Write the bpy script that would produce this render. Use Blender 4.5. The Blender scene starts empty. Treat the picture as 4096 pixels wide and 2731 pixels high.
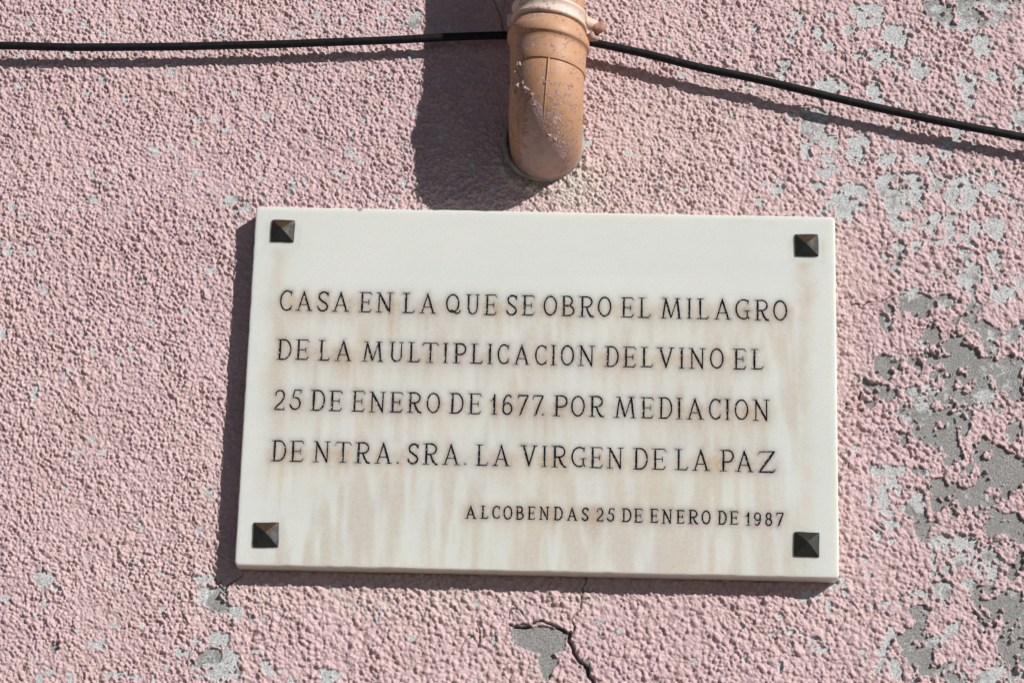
import bpy, bmesh, math, random
import numpy as np
from mathutils import Vector, Matrix
from mathutils.geometry import delaunay_2d_cdt

# ---------------------------------------------------------------- camera, sky, sun, exposure
scene = bpy.context.scene
COL = scene.collection
Z0 = 2.45            # height of the plaque's centre above the pavement, metres
CAM_POS = (0.03810, -2.56763, 1.67968)
CAM_X = (0.999482, 0.018299, 0.026461)
CAM_Y = (-0.019584, -0.306484, 0.951674)
CAM_F = (-0.025524, 0.951700, 0.305967)
cam_data = bpy.data.cameras.new("camera")
cam_data.sensor_width = 36.0
cam_data.lens = 10500.0 / 4096.0 * 36.0
cam_data.clip_start = 0.05
cam_data.clip_end = 500.0
cam = bpy.data.objects.new("camera", cam_data)
COL.objects.link(cam)
cam.matrix_world = Matrix((
    (CAM_X[0], CAM_Y[0], -CAM_F[0], CAM_POS[0]),
    (CAM_X[1], CAM_Y[1], -CAM_F[1], CAM_POS[1]),
    (CAM_X[2], CAM_Y[2], -CAM_F[2], CAM_POS[2]),
    (0, 0, 0, 1)))
scene.camera = cam

SUN_TO = Vector((1.04, -1.0, 0.74)).normalized()      # from the wall towards the sun
world = bpy.data.worlds.new("World")
scene.world = world
world.use_nodes = True
wt = world.node_tree
wt.nodes.clear()
sky = wt.nodes.new("ShaderNodeTexSky")
sky.sky_type = 'NISHITA'
sky.sun_disc = False
sky.sun_elevation = math.asin(SUN_TO.z)
sky.sun_rotation = math.atan2(SUN_TO.x, SUN_TO.y)
sky.air_density = 0.55
sky.dust_density = 0.1
sky.ozone_density = 1.0
bg = wt.nodes.new("ShaderNodeBackground")
bg.inputs[1].default_value = 0.05
wo = wt.nodes.new("ShaderNodeOutputWorld")
wt.links.new(sky.outputs[0], bg.inputs[0])
wt.links.new(bg.outputs[0], wo.inputs[0])

sun_data = bpy.data.lights.new("sun", 'SUN')
sun_data.energy = 5.0
sun_data.angle = math.radians(0.5)
sun_data.color = (1.0, 0.965, 0.93)
sun = bpy.data.objects.new("sun", sun_data)
COL.objects.link(sun)
sun.rotation_euler = SUN_TO.to_track_quat('Z', 'Y').to_euler()
sun.location = (4, -4, 6)

scene.view_settings.view_transform = 'Standard'
scene.view_settings.look = 'None'
scene.view_settings.gamma = 1.0
scene.view_settings.use_curve_mapping = False
scene.view_settings.exposure = 0.0

rng = np.random.default_rng(1677)

# ---------------------------------------------------------------- surveyed data, millimetres about the plaque centre
LETTERS = [
    (0, 'C', -269.6, 77.3, 13.2, 20.9), (0, 'A', -253.8, 77.4, 18.6, 20.1), (0, 'S', -231.6, 77.4, 13.0, 20.2), (0, 'A', -216.2, 77.3, 18.9, 20.4), (0, 'E', -188.5, 77.1, 14.1, 20.9),
    (0, 'N', -171.4, 77.2, 18.6, 20.7), (0, 'L', -144.3, 77.2, 14.1, 20.7), (0, 'A', -126.8, 77.1, 18.5, 20.6), (0, 'Q', -98.9, 77.4, 15.7, 20.1), (0, 'U', -78.7, 77.3, 14.8, 20.5),
    (0, 'E', -60.3, 76.8, 14.1, 21.1), (0, 'S', -37.7, 77.0, 12.4, 20.7), (0, 'E', -21.8, 77.1, 14.1, 20.9), (0, 'O', 1.1, 77.6, 13.8, 20.0), (0, 'B', 18.5, 77.2, 14.6, 20.8),
    (0, 'R', 36.6, 76.7, 16.5, 21.2), (0, 'O', 56.6, 77.6, 13.9, 20.1), (0, 'E', 79.6, 76.9, 14.3, 20.8), (0, 'L', 97.1, 77.0, 13.9, 20.9), (0, 'M', 119.6, 76.6, 23.9, 21.2),
    (0, 'I', 147.0, 76.9, 6.2, 21.0), (0, 'L', 157.0, 76.8, 13.8, 21.2), (0, 'A', 174.4, 76.7, 19.1, 21.2), (0, 'G', 197.1, 77.5, 15.3, 20.5), (0, 'R', 215.7, 76.5, 16.4, 21.2),
    (0, 'O', 235.7, 77.0, 14.1, 20.4), (1, 'D', -270.4, 24.6, 15.8, 20.9), (1, 'E', -251.5, 24.8, 15.1, 20.8), (1, 'L', -228.4, 24.5, 13.7, 21.0), (1, 'A', -211.1, 24.3, 18.8, 20.9),
    (1, 'M', -183.8, 24.3, 23.8, 20.6), (1, 'U', -155.1, 24.8, 15.4, 20.2), (1, 'L', -136.9, 24.7, 14.0, 20.5), (1, 'T', -122.0, 24.3, 17.9, 20.6), (1, 'I', -100.9, 24.4, 6.7, 20.5),
    (1, 'P', -90.4, 24.4, 14.0, 20.4), (1, 'L', -72.9, 24.4, 13.9, 20.4), (1, 'I', -55.3, 24.2, 5.9, 20.6), (1, 'C', -44.6, 24.7, 12.1, 20.0), (1, 'A', -28.9, 24.2, 18.2, 20.4),
    (1, 'C', -6.5, 24.4, 12.5, 20.1), (1, 'I', 9.2, 24.2, 6.2, 20.8), (1, 'O', 19.8, 24.7, 13.5, 20.1), (1, 'N', 36.7, 24.2, 18.3, 20.9), (1, 'D', 64.1, 24.0, 14.9, 20.9),
    (1, 'E', 82.5, 23.9, 14.4, 20.9), (1, 'L', 100.1, 24.3, 14.0, 20.6), (1, 'V', 116.9, 24.2, 19.2, 20.6), (1, 'I', 139.4, 23.7, 6.5, 21.0), (1, 'N', 149.2, 23.6, 18.2, 21.1),
    (1, 'O', 171.3, 24.5, 13.9, 20.1), (1, 'E', 194.3, 23.9, 14.2, 21.0), (1, 'L', 212.1, 24.3, 13.9, 20.7), (2, '2', -270.2, -28.8, 12.2, 20.2), (2, '5', -254.2, -28.2, 12.7, 20.2),
    (2, 'D', -233.2, -28.8, 15.5, 21.0), (2, 'E', -214.5, -28.7, 14.6, 20.5), (2, 'E', -191.5, -28.9, 14.6, 21.0), (2, 'N', -174.0, -29.1, 18.2, 20.8), (2, 'E', -152.9, -28.8, 14.5, 20.4),
    (2, 'R', -135.7, -29.0, 16.6, 20.8), (2, 'O', -115.0, -28.6, 13.6, 20.2), (2, 'D', -92.4, -28.8, 15.2, 20.7), (2, 'E', -73.3, -28.9, 14.3, 20.8), (2, '1', -51.0, -29.1, 7.8, 20.8),
    (2, '6', -38.6, -28.8, 11.1, 20.2), (2, '7', -23.5, -29.1, 12.1, 20.3), (2, '7', -8.2, -29.2, 12.1, 20.4), (2, '.', 2.2, -29.5, 1.8, 2.1), (2, 'P', 12.6, -29.3, 15.2, 21.0),
    (2, 'O', 31.3, -29.0, 13.9, 20.4), (2, 'R', 48.6, -29.4, 16.7, 21.2), (2, 'M', 73.9, -29.9, 24.0, 21.4), (2, 'E', 100.9, -29.6, 14.3, 21.1), (2, 'D', 118.7, -29.6, 15.1, 21.4),
    (2, 'I', 137.0, -29.9, 6.8, 21.5), (2, 'A', 146.9, -29.9, 19.4, 21.2), (2, 'C', 170.4, -29.3, 12.4, 20.6), (2, 'I', 185.9, -29.7, 6.4, 21.1), (2, 'O', 196.3, -29.1, 13.9, 20.2),
    (2, 'N', 214.0, -29.9, 18.2, 21.4), (3, 'D', -270.1, -82.4, 15.6, 20.9), (3, 'E', -251.6, -82.6, 15.2, 21.0), (3, 'N', -227.9, -82.6, 18.3, 21.1), (3, 'T', -206.2, -82.5, 17.8, 20.6),
    (3, 'R', -185.7, -82.7, 16.7, 20.9), (3, 'A', -165.9, -82.7, 19.1, 21.0), (3, '.', -142.9, -83.0, 2.1, 2.2), (3, 'S', -132.8, -82.3, 12.5, 20.2), (3, 'R', -117.4, -82.7, 16.6, 21.2),
    (3, 'A', -97.7, -82.5, 19.1, 20.7), (3, '.', -75.0, -82.8, 2.1, 2.2), (3, 'L', -64.4, -82.6, 14.0, 21.1), (3, 'A', -47.0, -82.5, 18.8, 20.8), (3, 'V', -19.4, -82.1, 18.6, 20.8),
    (3, 'I', 2.3, -82.6, 6.7, 21.0), (3, 'R', 11.9, -82.7, 16.7, 21.2), (3, 'G', 32.6, -81.8, 15.2, 19.9), (3, 'E', 50.4, -82.5, 14.4, 20.7), (3, 'N', 67.6, -82.7, 18.0, 20.8),
    (3, 'D', 94.0, -83.1, 15.7, 21.2), (3, 'E', 113.1, -82.9, 14.8, 20.9), (3, 'L', 136.0, -82.8, 14.2, 20.9), (3, 'A', 153.2, -83.3, 19.1, 21.2), (3, 'P', 181.0, -83.3, 14.8, 21.4),
    (3, 'A', 196.4, -83.5, 19.8, 21.2), (3, 'Z', 219.0, -83.5, 19.0, 21.3), (4, 'A', -72.6, -137.6, 12.1, 12.6), (4, 'L', -57.3, -137.2, 8.6, 12.5), (4, 'C', -45.2, -136.9, 8.0, 12.1),
    (4, 'O', -34.1, -137.4, 8.9, 12.7), (4, 'B', -22.2, -137.3, 8.7, 12.6), (4, 'E', -10.4, -137.1, 8.6, 12.6), (4, 'N', 1.2, -137.2, 11.1, 12.8), (4, 'D', 15.6, -137.1, 9.7, 12.8),
    (4, 'A', 28.6, -137.2, 11.9, 12.6), (4, 'S', 43.7, -137.2, 7.8, 12.5), (4, '2', 58.4, -137.5, 7.7, 12.8), (4, '5', 68.9, -137.2, 8.3, 12.6), (4, 'D', 83.6, -137.5, 10.2, 13.0),
    (4, 'E', 95.8, -137.8, 9.6, 13.4), (4, 'E', 111.8, -137.6, 9.1, 13.3), (4, 'N', 123.6, -138.3, 11.3, 13.7), (4, 'E', 137.9, -137.9, 9.1, 13.0), (4, 'R', 149.7, -138.1, 11.1, 13.5),
    (4, 'O', 163.6, -137.8, 8.9, 12.8), (4, 'D', 179.2, -138.0, 9.5, 13.1), (4, 'E', 191.0, -137.8, 9.6, 12.9), (4, '1', 206.9, -138.4, 5.5, 12.8), (4, '9', 215.4, -138.4, 7.5, 12.5),
    (4, '8', 226.7, -138.2, 7.2, 12.4), (4, '7', 237.5, -138.3, 8.1, 12.8),]
BLOBS = [
    (451.0, 435.6, 46.7, 19.8, 0.5), (461.6, 398.0, 11.2, 10.2, 0.1), (341.0, 427.5, 13.9, 12.7, 0.1), (371.9, 405.1, 12.8, 16.1, 0.1), (350.6, 380.9, 12.8, 11.3, 0.2), (391.8, 366.4, 7.5, 9.9, 0.3),
    (299.6, 346.0, 17.4, 9.9, 0.1), (344.1, 335.6, 7.5, 11.9, 0.2), (445.7, 356.2, 9.3, 7.4, 0.1), (447.3, 338.4, 6.7, 14.2, 0.1), (472.2, 361.8, 6.9, 4.8, 0.1), (318.7, 410.5, 5.3, 5.7, 0.1),
    (285.1, 406.1, 4.8, 5.7, 0.1), (296.7, 391.2, 5.3, 4.2, 0.1), (260.9, 402.8, 4.8, 7.9, 0.1), (268.5, 421.8, 4.0, 8.5, 0.1), (299.2, 429.1, 7.5, 4.2, 0.1), (251.4, 370.2, 5.9, 5.7, 0.3),
    (243.2, 357.6, 5.3, 2.8, 0.3), (281.8, 294.9, 13.9, 17.0, 0.4), (276.4, 313.2, 17.4, 7.1, 0.4), (296.6, 282.7, 7.5, 7.9, 0.1), (330.9, 284.4, 9.3, 7.4, 0), (272.4, 272.6, 5.3, 8.5, 0.1),
    (292.1, 257.5, 8.0, 11.3, 0.2), (326.0, 264.6, 10.1, 10.8, 0.1), (357.8, 262.9, 10.1, 7.9, 0), (431.4, 293.7, 5.9, 7.4, 0), (419.4, 272.6, 5.9, 9.9, 0.2), (497.7, 360.9, 5.3, 8.5, 0.3),
    (498.7, 310.9, 5.3, 11.3, 0.3), (371.4, 302.8, 3.7, 4.0, 0.1), (320.9, 222.1, 16.6, 14.7, 0.3), (374.1, 229.3, 23.5, 21.2, 0.3), (357.4, 237.4, 16.0, 7.4, 0.3), (369.4, 196.1, 10.7, 12.7, 0.2),
    (427.4, 227.8, 9.3, 11.3, 0.2), (441.3, 242.6, 10.7, 9.9, 0.1), (445.5, 231.8, 4.5, 7.4, 0.1), (468.4, 233.4, 8.0, 7.4, 0.1), (243.6, 230.4, 4.8, 6.2, 0.2), (284.6, 231.2, 6.7, 3.4, 0.2),
    (291.1, 207.0, 5.9, 6.2, 0.3), (309.3, 207.4, 5.9, 7.4, 0.2), (408.6, 201.8, 4.5, 4.8, 0.3), (431.2, 202.6, 8.0, 3.7, 0.1), (419.8, 191.5, 5.9, 8.5, 0.2), (399.3, 191.1, 3.5, 6.2, 0.2),
    (444.2, 187.0, 5.3, 5.7, 0.1), (468.1, 188.6, 8.0, 9.9, 0.1), (367.2, 164.0, 6.9, 9.9, 0.5), (389.8, 169.1, 6.9, 6.2, 0.1), (466.1, 157.4, 5.9, 8.5, 0.3), (439.6, 137.7, 14.7, 10.8, 0.4),
    (363.4, 138.6, 3.5, 5.1, 0.5), (471.6, 117.1, 8.8, 7.4, 0.1), (386.4, 107.2, 21.4, 9.9, 0.8), (378.0, 111.1, 8.0, 5.7, 0.1), (354.8, 88.6, 6.9, 14.2, 0.6), (388.2, 95.0, 9.6, 10.2, 0.9),
    (416.5, 108.9, 11.7, 6.2, 0.6), (402.3, 72.0, 9.6, 11.3, 0.9), (425.8, 70.1, 7.5, 6.2, 0.9), (485.8, 73.7, 9.3, 7.4, 0.5), (356.4, 35.1, 13.3, 12.5, 0.95), (338.2, 9.1, 17.4, 10.8, 0.9),
    (351.8, 4.3, 10.7, 8.5, 0.9), (362.7, 47.3, 6.7, 3.4, 0.1), (386.2, 35.7, 4.0, 5.7, 1), (417.6, 49.2, 23.2, 15.6, 0.9), (438.5, 41.3, 9.3, 18.4, 0.8), (462.9, 40.8, 10.7, 7.1, 0.6),
    (461.1, 58.2, 5.9, 11.3, 0.5), (477.8, 21.3, 11.2, 10.2, 0.7), (482.7, 7.6, 6.9, 6.2, 0.8), (428.6, 2.8, 16.0, 11.3, 0.7), (444.1, 5.5, 10.7, 5.1, 0.2), (392.4, 16.1, 4.0, 2.8, 0.3),
    (386.2, 11.2, 8.0, 2.8, 0.3), (374.3, -12.2, 10.1, 9.9, 0.6), (382.8, -5.6, 9.3, 4.8, 0.3), (394.0, -15.2, 11.5, 9.9, 0.6), (388.3, -31.4, 10.7, 11.3, 0.9), (394.8, -38.1, 13.3, 8.5, 0.9),
    (368.2, -39.7, 6.7, 5.7, 0.9), (413.4, -28.5, 9.3, 15.6, 0.8), (411.1, -40.7, 12.0, 11.3, 0.9), (429.3, -11.0, 9.3, 11.3, 0.7), (430.9, -27.1, 5.3, 12.7, 0.7), (417.1, -51.3, 8.0, 11.3, 0.9),
    (406.2, -53.9, 4.0, 4.2, 0.1), (453.4, -50.5, 14.7, 14.2, 0.9), (458.3, -73.1, 14.7, 15.6, 0.9), (474.6, -72.8, 14.7, 18.4, 0.95), (481.5, -30.5, 9.3, 10.2, 0.6), (432.0, -78.1, 5.3, 8.5, 0.9),
    (402.2, -87.9, 7.5, 7.1, 0.9), (419.4, -100.0, 13.3, 12.7, 0.8), (403.0, -107.1, 6.7, 8.5, 0.9), (440.4, -93.8, 6.7, 7.9, 0.8), (465.5, -89.9, 6.7, 7.1, 0.7), (343.5, -69.9, 6.9, 6.2, 0.4),
    (353.4, -81.1, 4.8, 7.4, 0.2), (348.5, -101.5, 5.9, 10.8, 0.1), (365.6, -73.8, 3.7, 2.5, 0.2), (383.9, -73.4, 3.7, 2.8, 0.7), (383.2, -107.5, 3.2, 5.1, 0.1), (356.5, -128.2, 6.7, 3.4, 0.1),
    (385.7, -133.0, 6.9, 11.3, 0.7), (398.6, -144.8, 5.3, 5.7, 0.2), (409.5, -138.1, 6.9, 5.7, 0.4), (427.8, -145.4, 9.3, 7.1, 0.3), (436.2, -154.2, 5.3, 6.2, 0.2), (455.4, -128.1, 6.7, 9.9, 0.8),
    (453.4, -162.8, 10.7, 13.6, 0.5), (449.8, -175.1, 8.0, 7.1, 0.1), (481.6, -128.8, 6.7, 8.5, 0.9), (482.6, -158.8, 4.0, 7.1, 0.8), (473.4, -173.5, 4.8, 8.5, 0.7), (394.9, -166.4, 2.7, 8.5, 0.3),
    (407.6, -174.0, 5.3, 6.2, 0.4), (384.3, -196.6, 7.5, 5.1, 0.2), (403.8, -198.2, 9.3, 9.9, 0.5), (429.9, -187.7, 5.9, 4.2, 0.4), (471.6, -200.0, 13.9, 7.4, 0.6), (439.2, -198.7, 4.8, 7.4, 0.9),
    (381.9, -216.4, 11.7, 6.2, 0.7), (383.7, -227.2, 9.3, 11.3, 0.8), (375.9, -246.2, 13.3, 11.3, 0.7), (451.9, -214.8, 11.7, 12.5, 0.9), (473.2, -219.6, 11.7, 14.2, 0.8), (472.3, -247.0, 13.9, 22.6, 0.9),
    (413.6, -233.3, 9.3, 7.4, 0.3), (343.6, -247.9, 10.1, 8.5, 0.2), (378.7, -262.4, 16.0, 17.0, 0.9), (396.3, -245.5, 6.9, 5.7, 0.2), (337.7, -275.3, 6.9, 4.2, 0.1), (353.9, -274.9, 5.9, 7.9, 0.1),
    (407.2, -275.9, 13.9, 9.9, 0.6), (385.8, -276.4, 10.7, 8.5, 0.8), (465.9, -277.8, 16.0, 7.4, 0.3), (363.9, -202.4, 4.0, 4.0, 0.1), (-318.0, -219.5, 12.8, 14.2, 0.6), (-333.0, -219.8, 4.0, 7.1, 0.1),
    (-299.8, -234.3, 5.3, 5.1, 0.1), (-334.2, -200.2, 8.0, 5.1, 0.1), (-317.4, -261.2, 3.2, 3.4, 0.1), (-309.4, -262.1, 3.2, 3.4, 0.1), (-336.5, -259.7, 4.8, 3.4, 0.1), (-321.2, -281.4, 13.3, 7.4, 0.6),
    (-300.5, -277.9, 5.3, 5.7, 0.1), (-312.3, -296.5, 16.0, 7.9, 0.1), (-263.9, -287.4, 4.0, 7.1, 0.1), (-202.6, -294.0, 6.7, 7.1, 0.1), (-351.7, -275.1, 4.8, 4.0, 0.2), (2.7, -253.9, 25.4, 13.0, 1),
    (21.3, -254.8, 12.0, 12.7, 1), (13.3, -275.0, 8.0, 21.2, 1), (-9.8, -247.9, 13.3, 8.5, 1), (51.3, -282.6, 3.7, 9.6, 0.8), (-493.8, -202.3, 8.0, 5.7, 0.3), (-520.6, -11.6, 3.2, 5.7, 0.2),
    (-558.4, 144.2, 4.0, 4.2, 0.3), (-437.3, -269.5, 8.0, 4.2, 0.3), (-476.7, -277.0, 3.2, 7.1, 0.9), (-412.4, -297.3, 10.7, 4.2, 0.2), (-318.6, 195.7, 6.7, 5.7, 0.5), (-331.8, 204.7, 5.3, 3.4, 0.4),
    (-293.4, 209.6, 3.2, 2.8, 0.3), (-111.5, 406.2, 3.2, 2.3, 0.1), (-145.5, 413.8, 5.3, 7.4, 0.5), (-144.4, 420.3, 3.7, 4.0, 0.1), (-333.2, -111.7, 3.2, 6.2, 0.4), (-79.8, 240.5, 2.4, 3.4, 0.2),
    (-129.6, 236.7, 2.4, 4.5, 0.3), (-306.1, -287.3, 4.3, 4.5, 0.1), (-498.4, 403.6, 4.3, 3.4, 0.1), (-480.2, 394.3, 2.7, 2.5, 0.1),]
CRACKS = [
    ([(50.6, -185.8), (49.8, -196.0), (46.4, -201.1), (45.3, -213.9), (43.8, -222.8), (37.4, -228.0), (36.5, -234.3), (39.6, -240.5), (37.8, -246.4)], 1.04, 1.60),
    ([(34.8, -248.2), (33.7, -254.5), (37.6, -261.9), (42.7, -274.3), (51.5, -281.6), (58.4, -296.7), (61.8, -306.3)], 3.38, 3.20),
    ([(-26.1, -233.2), (-25.3, -225.6), (-21.7, -222.5), (-14.9, -225.3), (-12.3, -229.1)], 1.04, 1.80),
    ([(-56.9, -236.4), (-55.4, -251.5), (-54.2, -257.8)], 0.78, 1.30),
    ([(-25.9, -239.5), (-19.9, -242.6), (-6.3, -241.6)], 2.34, 2.60),
    ([(-2.6, -238.2), (7.2, -233.9), (18.5, -239.7), (32.3, -247.0)], 2.08, 2.60),
    ([(-61.3, 439.4), (-54.0, 426.3), (-49.8, 410.3), (-46.6, 392.8)], 0.78, 1.50),
    ([(-301.0, -206.4), (-304.9, -203.9), (-309.7, -207.8), (-312.0, -211.2), (-318.7, -204.2), (-321.0, -199.2)], 1.04, 1.60),
    ([(-309.7, -207.8), (-294.1, -195.0)], 0.65, 1.20),
    ([(316.3, 102.2), (334.3, 104.2), (349.7, 107.0), (357.5, 113.4), (373.0, 115.9)], 1.04, 1.60),
    ([(333.2, -133.4), (338.2, -135.8), (340.6, -138.3)], 0.78, 1.40),
    ([(314.6, 384.9), (315.7, 361.8)], 0.65, 1.20),
    ([(240.3, 363.3), (253.5, 368.7)], 0.65, 1.20),
]
CABLE = [(-663.8, 366.2), (-583.8, 369.4), (-516.9, 368.6), (-466.3, 369.8), (-397.1, 371.7), (-350.6, 374.0), (-290.8, 376.5), (-236.1, 379.8), (-168.7, 383.4), (-105.1, 388.3), (-41.5, 391.2), (1.0, 391.6), (44.8, 384.3), (80.7, 376.9), (120.4, 367.8), (157.4, 357.6), (212.7, 346.6), (249.4, 337.9), (338.3, 316.5), (429.2, 297.2), (498.0, 284.5), (601.8, 261.2)]
STUDS = [(-270.4, 163.3, 23.9), (270.4, 158.2, 23.9), (-270.2, -159.1, 25.2), (267.9, -157.0, 24.8), ]
PLATE_H = 0.3808

# ---------------------------------------------------------------- helpers
def tag(o, label=None, cat=None, group=None, kind=None):
    if label: o["label"] = label
    if cat: o["category"] = cat
    if group: o["group"] = group
    if kind: o["kind"] = kind
    return o

def empty(name, loc):
    o = bpy.data.objects.new(name, None)
    o.location = loc
    o.empty_display_size = 0.05
    COL.objects.link(o)
    return o

def mesh_object(name, verts, faces, mat, parent=None, smooth=True, attrs=None):
    """verts are world metres; a parent Empty's offset is taken off."""
    me = bpy.data.meshes.new(name)
    verts = np.asarray(verts, dtype=np.float32)
    if parent is not None:
        off = np.array(parent.location, dtype=np.float32)
        p = parent.parent
        while p is not None:
            off = off + np.array(p.location, dtype=np.float32); p = p.parent
        verts = verts - off
    me.vertices.add(len(verts))
    me.vertices.foreach_set("co", verts.ravel())
    if isinstance(faces, np.ndarray):
        k = faces.shape[1]; n = len(faces)
        flat = faces.ravel().astype(np.int32); starts = np.arange(0, n * k, k, dtype=np.int32)
    else:
        flat = np.array([i for f in faces for i in f], dtype=np.int32)
        ln = np.array([len(f) for f in faces]); n = len(faces)
        starts = np.concatenate([[0], np.cumsum(ln)[:-1]]).astype(np.int32)
    me.loops.add(len(flat)); me.loops.foreach_set("vertex_index", flat)
    me.polygons.add(n); me.polygons.foreach_set("loop_start", starts)
    me.update(calc_edges=True)
    me.validate()
    me.polygons.foreach_set("use_smooth", [smooth] * len(me.polygons))
    if attrs:
        for k, v in attrs.items():
            a = me.attributes.new(k, 'FLOAT', 'POINT')
            a.data.foreach_set("value", np.asarray(v, dtype=np.float32))
    me.materials.append(mat)
    o = bpy.data.objects.new(name, me)
    COL.objects.link(o)
    if parent is not None: o.parent = parent
    return o

def smooth01(t):
    t = np.clip(t, 0, 1)
    return t * t * (3 - 2 * t)

_lat = {}
def vnoise(x, y, seed=0):
    """value noise in -1..1, bicubic-ish, any shape of input (lattice units)"""
    if seed not in _lat:
        _lat[seed] = np.random.default_rng(seed + 77).uniform(-1, 1, (1024, 1024)).astype(np.float32)
    L = _lat[seed]
    xi = np.floor(x).astype(np.int64); yi = np.floor(y).astype(np.int64)
    fx = x - xi; fy = y - yi
    fx = fx * fx * fx * (fx * (fx * 6 - 15) + 10); fy = fy * fy * fy * (fy * (fy * 6 - 15) + 10)
    x0 = xi & 1023; x1 = (xi + 1) & 1023; y0 = yi & 1023; y1 = (yi + 1) & 1023
    return (L[y0, x0] * (1 - fx) + L[y0, x1] * fx) * (1 - fy) + (L[y1, x0] * (1 - fx) + L[y1, x1] * fx) * fy

def fbm(x, y, size, octaves=3, seed=0, gain=0.5):
    s = 0; a = 1.0; t = 0
    for k in range(octaves):
        c, sn = math.cos(0.6 + k), math.sin(0.6 + k)
        u = (x * c - y * sn) / size * 2 ** k + 31.7 * k; v = (x * sn + y * c) / size * 2 ** k + 17.3 * k
        s = s + a * vnoise(u, v, seed + k); t += a; a *= gain
    return s / t

# ---------------------------------------------------------------- materials
class NT:
    def __init__(self, name):
        self.m = bpy.data.materials.new(name); self.m.use_nodes = True
        self.t = self.m.node_tree; self.t.nodes.clear()
        self.out = self.t.nodes.new("ShaderNodeOutputMaterial")
        self.b = self.t.nodes.new("ShaderNodeBsdfPrincipled")
        self.t.links.new(self.b.outputs[0], self.out.inputs[0])
        self.co = self.t.nodes.new("ShaderNodeTexCoord").outputs["Object"]
    def set(self, name, v):
        if hasattr(v, "links"): self.t.links.new(v, self.b.inputs[name])
        else: self.b.inputs[name].default_value = v
    def link(self, v, sock):
        if hasattr(v, "links"): self.t.links.new(v, sock)
        elif isinstance(v, tuple) and len(v) == 3: sock.default_value = (*v, 1)
        else: sock.default_value = v
    def noise(self, scale, detail=3, rough=0.55, dist=0.0, stretch=None):
        n = self.t.nodes.new("ShaderNodeTexNoise")
        src = self.co
        if stretch:
            mp = self.t.nodes.new("ShaderNodeMapping"); mp.inputs["Scale"].default_value = stretch
            self.t.links.new(src, mp.inputs[0]); src = mp.outputs[0]
        self.t.links.new(src, n.inputs["Vector"])
        n.inputs["Scale"].default_value = scale; n.inputs["Detail"].default_value = detail
        n.inputs["Roughness"].default_value = rough; n.inputs["Distortion"].default_value = dist
        return n.outputs[0]
    def voro(self, scale, feature='F1', out=0):
        n = self.t.nodes.new("ShaderNodeTexVoronoi"); n.feature = feature
        self.t.links.new(self.co, n.inputs["Vector"]); n.inputs["Scale"].default_value = scale
        return n.outputs[out]
    def attr(self, name):
        n = self.t.nodes.new("ShaderNodeAttribute"); n.attribute_name = name
        return n.outputs["Fac"]
    def math(self, op, a, b=0.0, clamp=False):
        n = self.t.nodes.new("ShaderNodeMath"); n.operation = op; n.use_clamp = clamp
        self.link(a, n.inputs[0]); self.link(b, n.inputs[1]); return n.outputs[0]
    def rng(self, v, a, b, c=0.0, d=1.0):
        n = self.t.nodes.new("ShaderNodeMapRange")
        self.link(v, n.inputs[0])
        for i, q in enumerate((a, b, c, d)): n.inputs[i + 1].default_value = q
        return n.outputs[0]
    def mix(self, f, a, b, mode='MIX'):
        n = self.t.nodes.new("ShaderNodeMixRGB"); n.blend_type = mode
        self.link(f, n.inputs[0]); self.link(a, n.inputs[1]); self.link(b, n.inputs[2]); return n.outputs[0]
    def bump(self, h, dist, strength=1.0):
        n = self.t.nodes.new("ShaderNodeBump"); n.inputs["Distance"].default_value = dist
        n.inputs["Strength"].default_value = strength; self.link(h, n.inputs["Height"])
        self.t.links.new(n.outputs[0], self.b.inputs["Normal"])

PINK = (0.625, 0.455, 0.458)

def wall_material():
    n = NT("stucco_paint")
    bare = n.attr("bare"); grey = n.attr("grey"); cream = n.attr("cream"); crack = n.attr("crack")
    bb = n.math('ADD', bare, n.rng(n.noise(900, 2), 0.3, 0.7, -0.25, 0.25))
    bm = n.rng(bb, -0.12, 0.12)
    pink = n.mix(n.rng(n.noise(11, 4), 0.35, 0.7), PINK, (0.59, 0.42, 0.415))
    pink = n.mix(n.rng(n.noise(3.2, 3), 0.45, 0.75, 0, 0.5), pink, (0.66, 0.51, 0.47))
    pink = n.mix(n.rng(n.noise(130, 3), 0.52, 0.75, 0, 0.3), pink, (0.50, 0.33, 0.315))
    pink = n.mix(n.rng(n.noise(240, 4, 0.7), 0.60, 0.68, 0, 0.55), pink, (0.74, 0.61, 0.60))
    pink = n.mix(cream, pink, n.mix(n.rng(n.noise(60, 3), 0.4, 0.6), (0.60, 0.54, 0.48), (0.62, 0.49, 0.44)))
    # bare wall: limewash remains over grey cement render
    grain = n.noise(560, 4, 0.85)
    g = n.mix(n.rng(grain, 0.40, 0.60), (0.20, 0.198, 0.19), (0.50, 0.495, 0.48))
    g = n.mix(n.rng(n.noise(70, 4), 0.45, 0.7, 0, 0.5), g, (0.30, 0.28, 0.25))
    w = n.mix(n.rng(n.noise(480, 4, 0.85), 0.38, 0.54), (0.34, 0.34, 0.33), (0.76, 0.78, 0.775))
    gm = n.rng(n.math('ADD', grey, n.rng(n.noise(95, 5, 0.7), 0.3, 0.7, -0.42, 0.42)), 0.38, 0.62)
    under = n.mix(gm, w, g)
    c = n.mix(bm, pink, under)
    c = n.mix(crack, c, (0.09, 0.07, 0.06))
    n.set("Base Color", c)
    n.set("Roughness", n.rng(bm, 0, 1, 0.38, 0.95))
    n.set("Specular IOR Level", n.rng(bm, 0, 1, 0.5, 0.2))
    hp = n.math('MULTIPLY', n.noise(330, 5, 0.68, 0.3), n.rng(bm, 0, 1, 1.0, 0.1))
    hc = n.math('MULTIPLY', grain, n.rng(bm, 0, 1, 0.0, 1.0))
    n.bump(n.math('ADD', hp, hc), 0.0018, 1.0)
    return n.m

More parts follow.
